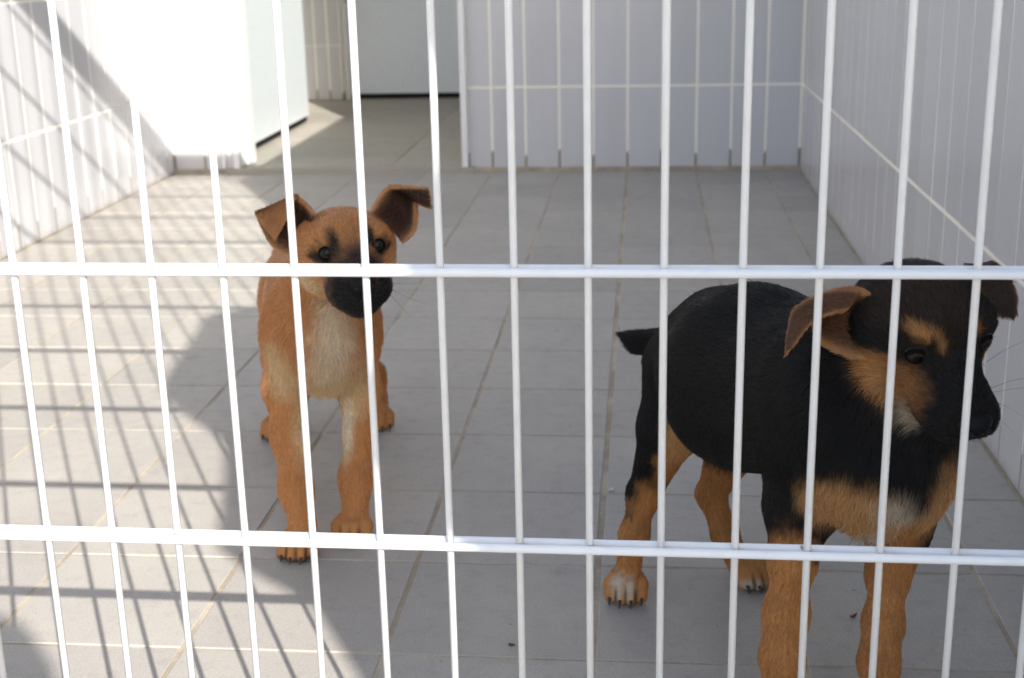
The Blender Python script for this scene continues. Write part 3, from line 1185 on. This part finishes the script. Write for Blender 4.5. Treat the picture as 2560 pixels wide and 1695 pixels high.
# hind legs
for (hip, knee, hock, foot, fd_) in ((A3(-.445, 1.90, .225), A3(-.428, 1.855, .150), A3(-.425, 1.985, .075), A3(-.414, 1.955, .02), (.25, -1)),
                                     (A3(-.510, 1.88, .225), A3(-.520, 1.835, .150), A3(-.545, 1.945, .075), A3(-.556, 1.905, .02), (-.1, -1))):
    tp += leg([hip, knee, hock, foot+A3(0, .012, .012)], [.046, .030, .018, .016], .8, .016)
    tp += paw_prims(foot, fd_, .036)
tp += leg([A3(-.515, 1.955, .285), A3(-.560, 2.03, .255), A3(-.605, 2.06, .200)], [.020, .016, .008], 1.0)
tw = lambda x, y, Y: at(x, y, Y)
tb = [Blob(at(757, 850, 1.53), (.024, .05, .045), (.60, .46, .30), .7),
      Blob(at(768, 775, 1.50), (.022, .06, .045), PALE, .7),
      Blob(at(735, 905, 1.53), (.055, .03, .022), CREAM, .6),
      Blob(at(648, 850, 1.54), (.026, .03, .038), CREAM, .6),
      Blob(at(820, 890, 1.56), (.028, .03, .045), CREAM, .6),
      Blob(at(800, 985, 1.57), (.010, .04, .040), PALE, .6),
      Blob(at(700, 985, 1.54), (.012, .03, .045), CREAM, .7),
      Blob(tL(-.048, -.02, -.042), (.018, .03, .018), CREAM, .7, tR),
      Blob(tL(.048, -.02, -.042), (.018, .03, .018), CREAM, .7, tR),
      Blob(tL(0, .01, -.004), (.020, .034, .024), (.22, .105, .05), .9, tR),
      Blob(tL(0, .034, -.018), (.032, .030, .024), (.06, .033, .022), .75, tR),
      Blob(tL(0, .046, -.012), (.024, .034, .018), (.035, .022, .017), .7, tR),
      Blob(tL(0, .046, -.040), (.044, .036, .036), BLACK, .28, tR)]
for g in (-1, 1):
    tb += [Blob(tL(g*.0255, .008, -.001), (.0180, .020, .0140), BLACK, .35, tR),
           Blob(tL(g*.0190, .010, .011), (.0078, .022, .0135), BLACK, .45, tR),
           Blob(tL(g*.038, .0, -.004), (.009, .012, .0045), BLACK, .5, tR)]
tb += [Blob(at(712, 1296, 1.47), (.05, .012, .007), (.10, .06, .04), .7)]+tgap
teyes = [eye_place(tp[:16], tO, tR, ts, g, .0099*ts) for g in (-1, 1)]
bald = [(c+d*.005, .0125*ts) for (c, d) in teyes] + [(tL(0, .0640, -.0265), .0150*ts)]
build_dog('tan', tp, TAN, tb, int(230000*DENS), .0145, .00025, bald, tan)
M_eye1 = eye_material('hazel_eye', (.022, .018, .012), .2)
for (c, d) in teyes:
    e_ = eyeball(c, nrm(CAM-c)+.06*d, .0099*ts, M_eye1, tan)
    eyelids(c, nrm(nrm(CAM-c)*2.5+d), .0099*ts, tR, e_)
nose(tO, tR, ts, tan)
for (p_, f_) in ((pl, (.06, -1)), (pr_, (.02, -1)), (A3(-.414, 1.955, 0), (.25, -1)), (A3(-.556, 1.905, 0), (-.1, -1))):
    claws(p_, f_, .036, M_claw, tan)
et = lambda x, y, Y: at((620+x/2)/1.0811, (440+y/2)/1.0811, Y)
ear([(et(268, 404, 1.478), et(330, 182, 1.474)), (et(180, 388, 1.492), et(290, 140, 1.490)), (et(106, 326, 1.494), et(262, 118, 1.490)), (et(39, 188, 1.480), et(238, 104, 1.480)),
     (et(84, 250, 1.468), et(196, 200, 1.468)), (et(130, 304, 1.462), et(138, 306, 1.462))],
    [.004, .020, .018, .0, -.004, 0], .0032, (.060, .030, .022), (.40, .19, .08), tan, 2.6e6, .007, (.46, .24, .11))
ear([(et(618, 172, 1.484), et(776, 338, 1.490)), (et(652, 112, 1.500), et(832, 272, 1.502)), (et(698, 62, 1.506), et(840, 158, 1.502)), (et(745, 54, 1.496), et(842, 128, 1.492)),
     (et(825, 56, 1.482), et(872, 146, 1.480)), (et(888, 60, 1.476), et(904, 160, 1.474))],
    [.008, .022, .018, .004, 0, 0], .0032, (.060, .030, .022), (.42, .20, .085), tan, 2.6e6, .007, (.46, .24, .11))
ws_ = []
for (a, b, s_) in (((.036, .030, -.040), (.075, .018, -.050), -.001), ((.036, .034, -.046), (.085, .030, -.075), -.003), ((.035, .026, -.036), (.070, .0, -.044), .001),
                   ((-.036, .030, -.046), (-.075, .01, -.062), -.002), ((-.036, .026, -.050), (-.070, .02, -.072), -.002), ((.034, .032, -.052), (.062, .035, -.09), -.002)):
    ws_.append((tL(*a), tL(*b), s_))
whiskers(ws_, tan)
for o in list(col.objects):
    if o.parent is tan:
        o.matrix_parent_inverse = Matrix.Translation(tan.location).inverted()
tag(tan, 'tan puppy with black muzzle and pale chest standing facing the fence', 'puppy', 'puppies in the pen')

# ------------------------------------------------------------------ black and tan puppy
blk = empty('puppy', (.12, 1.27, 0))
BR, BRL, GREY = (.42, .192, .066), (.50, .275, .115), (.46, .40, .33)
bO = at(2177, 778, 1.075)
bR = frame(17, 26, 8)
bs, BMZ = .97, .013
bL = lambda *a: bO+bR@(np.array(a)*bs)
bp = head_prims(bO, bR, bs, BMZ, .011, .88)
bp += [Cone(bL(0, -.060, -.030), at(1995, 920, 1.17), .044, .070, .03, None, 1.1),
       Cone(bL(0, -.045, -.048), at(2060, 1050, 1.125), .038, .056, .03, None, 1.2),
       Ell(at(1965, 975, 1.175), (.072, .080, .084), None, .03, (-.2, .3, -1), 1.2, .3),
       Ell(at(2042, 1095, 1.140), (.045, .050, .046), None, .03, (0, .1, -1), 2.0, .4),
       Cone(at(1930, 915, 1.20), at(1735, 872, 1.33), .082, .089, .03, (-.45, .6, -.5), .6, .14),
       Cone(at(1735, 872, 1.33), at(1666, 836, 1.40), .089, .066, .03, (-.45, .6, -.5), .6, .14),
       Cone(at(1668, 835, 1.40), at(1638, 828, 1.445), .068, .056, .03, (-.5, .3, -.7), .6, .14)]
bp += [Ell(at(1905, 960, 1.125), (.030, .030, .055), None, .03, (-.2, .4, -1), .8, .2),
       Ell(at(1612, 850, 1.390), (.034, .030, .048), None, .025, (-.2, .4, -1), .9, .25),
       Cone(at(1800, 745, 1.29), at(1640, 718, 1.44), .013, .013, .035, (-.5, .6, -.3), .7, .2)]
# near hind leg
bp += leg([at(1594, 862, 1.415), at(1550, 985, 1.385), at(1490, 1140, 1.425), at(1467, 1235, 1.415), at(1452, 1320, 1.395)], [.052, .032, .0160, .0130, .0142], .6, .016)
hp1 = at(1448, 1362, 1.402)
bp += paw_prims(hp1, (-.02, -1), .033)
# far hind leg
bp += leg([at(1700, 930, 1.46), at(1708, 1005, 1.430), at(1645, 1140, 1.475), at(1676, 1235, 1.460), at(1714, 1310, 1.450)], [.045, .032, .0152, .0130, .0142], .6, .012)
hp2 = at(1735, 1340, 1.445)
bp += paw_prims(hp2, (.5, -1), .033)
# forelegs
fl_ = [at(1885, 1030, 1.165), at(1850, 1170, 1.155), at(1834, 1290, 1.140), at(1818, 1420, 1.130), at(1808, 1520, 1.120), at(1812, 1640, 1.115)]
fr_ = [at(2105, 1090, 1.165), at(2078, 1220, 1.160), at(2056, 1320, 1.145), at(2042, 1440, 1.132), at(2032, 1530, 1.120), at(2040, 1650, 1.112)]
bp += leg(fl_, [.050, .029, .0178, .0164, .0162, .0165], .5)
bp += leg(fr_, [.041, .025, .0158, .0142, .0142, .0150], .5)
fp1, fp2 = fl_[-1]+A3(0, -.020, 0), fr_[-1]+A3(0, -.020, 0)
bp += paw_prims(fp1, (.15, -1), .040) + paw_prims(fp2, (.15, -1), .040)
# tail
bp += leg([at(1585, 780, 1.475), at(1515, 792, 1.505), at(1475, 792, 1.515), at(1442, 776, 1.525)], [.016, .0092, .0070, .003], .9)
bb_ = [Blob(at(1450, 1320, 1.39), (.045, .05, .075), BR, .3),
       Blob(at(1558, 1085, 1.36), (.018, .05, .045), BR, .4),
       Blob(at(1503, 1185, 1.385), (.020, .04, .034), BR, .4),
       Blob(at(1585, 1010, 1.35), (.022, .035, .042), BRL, .4),
       Blob(at(1660, 1150, 1.44), (.05, .06, .05), BR, .3),
       Blob(at(1720, 1290, 1.44), (.045, .06, .065), BR, .3),
       Blob(at(1425, 1370, 1.36), (.010, .03, .022), GREY, .5),
       Blob(at(1456, 1378, 1.355), (.008, .03, .020), GREY, .5),
       Blob(at(1745, 1370, 1.40), (.018, .03, .008), GREY, .6),
       Blob(at(1815, 1440, 1.12), (.045, .06, .085), BR, .22),
       Blob(at(2035, 1440, 1.13), (.050, .06, .095), BR, .25),
       Blob(at(2090, 1210, 1.11), (.042, .05, .040), BR, .35),
       Blob(at(1960, 1180, 1.09), (.046, .05, .036), BRL, .3),
       Blob(at(2190, 1140, 1.10), (.022, .05, .040), BRL, .4),
       Blob(at(2078, 1165, 1.075), (.017, .05, .014), (.52, .43, .32), .7),
       Blob(at(2030, 1225, 1.10), (.012, .03, .012), GREY, .5),
       # face
       Blob(bL(-.005, -.030, .026), (.046, .045, .030), (.040, .025, .017), .8, bR),
       Blob(bL(-.044, -.012, -.034), (.017, .027, .019), BR, .4, bR),
       Blob(bL(-.038, -.006, -.042), (.012, .020, .014), BRL, .5, bR),
       Blob(bL(-.024, .010, -.062), (.015, .022, .014), (.50, .40, .28), .5, bR),
       Blob(bL(-.052, -.060, -.030), (.012, .018, .014), BR, .5, bR),
       Blob(bL(-.034, .018, -.034), (.017, .024, .019), (.24, .11, .042), .75, bR),
       Blob(bL(.040, .008, -.028), (.012, .024, .018), BR, .5, bR),
       Blob(bL(-.0215, .004, .0180), (.0125, .016, .0062), (.46, .225, .085), .4, bR),
       Blob(bL(-.0110, .008, .0110), (.0045, .016, .0085), (.40, .19, .07), .5, bR),
       Blob(bL(.0185, .004, .0150), (.0060, .014, .0060), BR, .5, bR)]
beyes = [eye_place(bp[:16], bO, bR, bs, g, .0098*bs) for g in (-1, 1)]
bb_ += [Blob(A3(fp[0], fp[1]-.01, .02), (.045, .06, .05), BR, .3) for fp in (fp1, fp2)]
bb_ += toe_gaps(fp1, (.15, -1), .040)+toe_gaps(fp2, (.15, -1), .040)+toe_gaps(hp1, (-.02, -1), .033)+toe_gaps(hp2, (.5, -1), .033)
bald = [(c+d*.005, .0122*bs) for (c, d) in beyes] + [(bL(0, .0640+BMZ, -.0265-BMZ*.3), .0150*bs)]
build_dog('black', bp, (.009, .0083, .0083), bb_, int(260000*DENS), .0145, .00025, bald, blk, skin=.9, fmat=M_fur_black)
M_eye2 = eye_material('brown_eye', (.026, .015, .009), .22)
for (c, d) in beyes:
    e_ = eyeball(c, d+bR@A3(.1, .1, -.1), .0098*bs, M_eye2, blk)
    eyelids(c, d, .0098*bs, bR, e_)
nose(bO, bR, bs, blk, BMZ)
for (p_, f_) in ((hp1, (-.02, -1)), (hp2, (.5, -1)), (fp1, (.15, -1)), (fp2, (.15, -1))):
    claws(p_, f_, .0345, M_claw, blk)
eb = lambda x, y, Y: at((1940+x/1.5)/1.0811, (620+y/1.5)/1.0811, Y)
ear([(eb(372, 418, 1.085), eb(352, 172, 1.095)), (eb(290, 408, 1.092), eb(300, 158, 1.100)), (eb(225, 384, 1.098), eb(240, 160, 1.104)), (eb(168, 350, 1.100), eb(172, 184, 1.106)), (eb(152, 300, 1.098), eb(140, 206, 1.104))],
    [.014, .018, .014, .006, .002], .0036, (.11, .050, .024), (.10, .05, .028), blk, 2.0e6, .009, (.40, .20, .085))
ear([(eb(268, 232, 1.078), eb(318, 166, 1.088)), (eb(205, 244, 1.076), eb(200, 170, 1.090)), (eb(128, 284, 1.074), eb(80, 226, 1.088)), (eb(70, 356, 1.072), eb(54, 300, 1.080)), (eb(45, 388, 1.070), eb(42, 380, 1.071))],
    [0, -.002, -.004, -.002, 0], .0040, (.11, .056, .031), (.10, .05, .028), blk, 2.0e6, .008, (.36, .18, .08), nm='ear_flap')
ear([(at(2228, 612, 1.113), at(2290, 606, 1.128)), (at(2248, 640, 1.098), at(2322, 632, 1.113)), (at(2275, 690, 1.090), at(2344, 682, 1.103)), (at(2300, 722, 1.088), at(2346, 726, 1.096))],
    [-.006, -.010, -.006, 0], .0036, (.035, .022, .016), (.040, .025, .018), blk, 1.8e6, .008, (.20, .09, .035))
ws_ = []
for (a, b, s_) in (((.024, .045, -.026), (.080, .050, -.020), .004), ((.026, .042, -.034), (.090, .050, -.034), .002), ((.026, .042, -.040), (.060, .055, -.060), .002), ((.034, .02, -.02), (.085, .01, -.012), .003),
                   ((.034, .005, .012), (.075, .0, .022), .003), ((.024, .044, -.044), (.05, .06, -.07), 0)):
    ws_.append((bL(*a), bL(*b), s_))
whiskers(ws_, blk)
for o in list(col.objects):
    if o.parent is blk:
        o.matrix_parent_inverse = Matrix.Translation(blk.location).inverted()
tag(blk, 'black and tan puppy beside the right wall, head turned down and sideways', 'puppy', 'puppies in the pen')
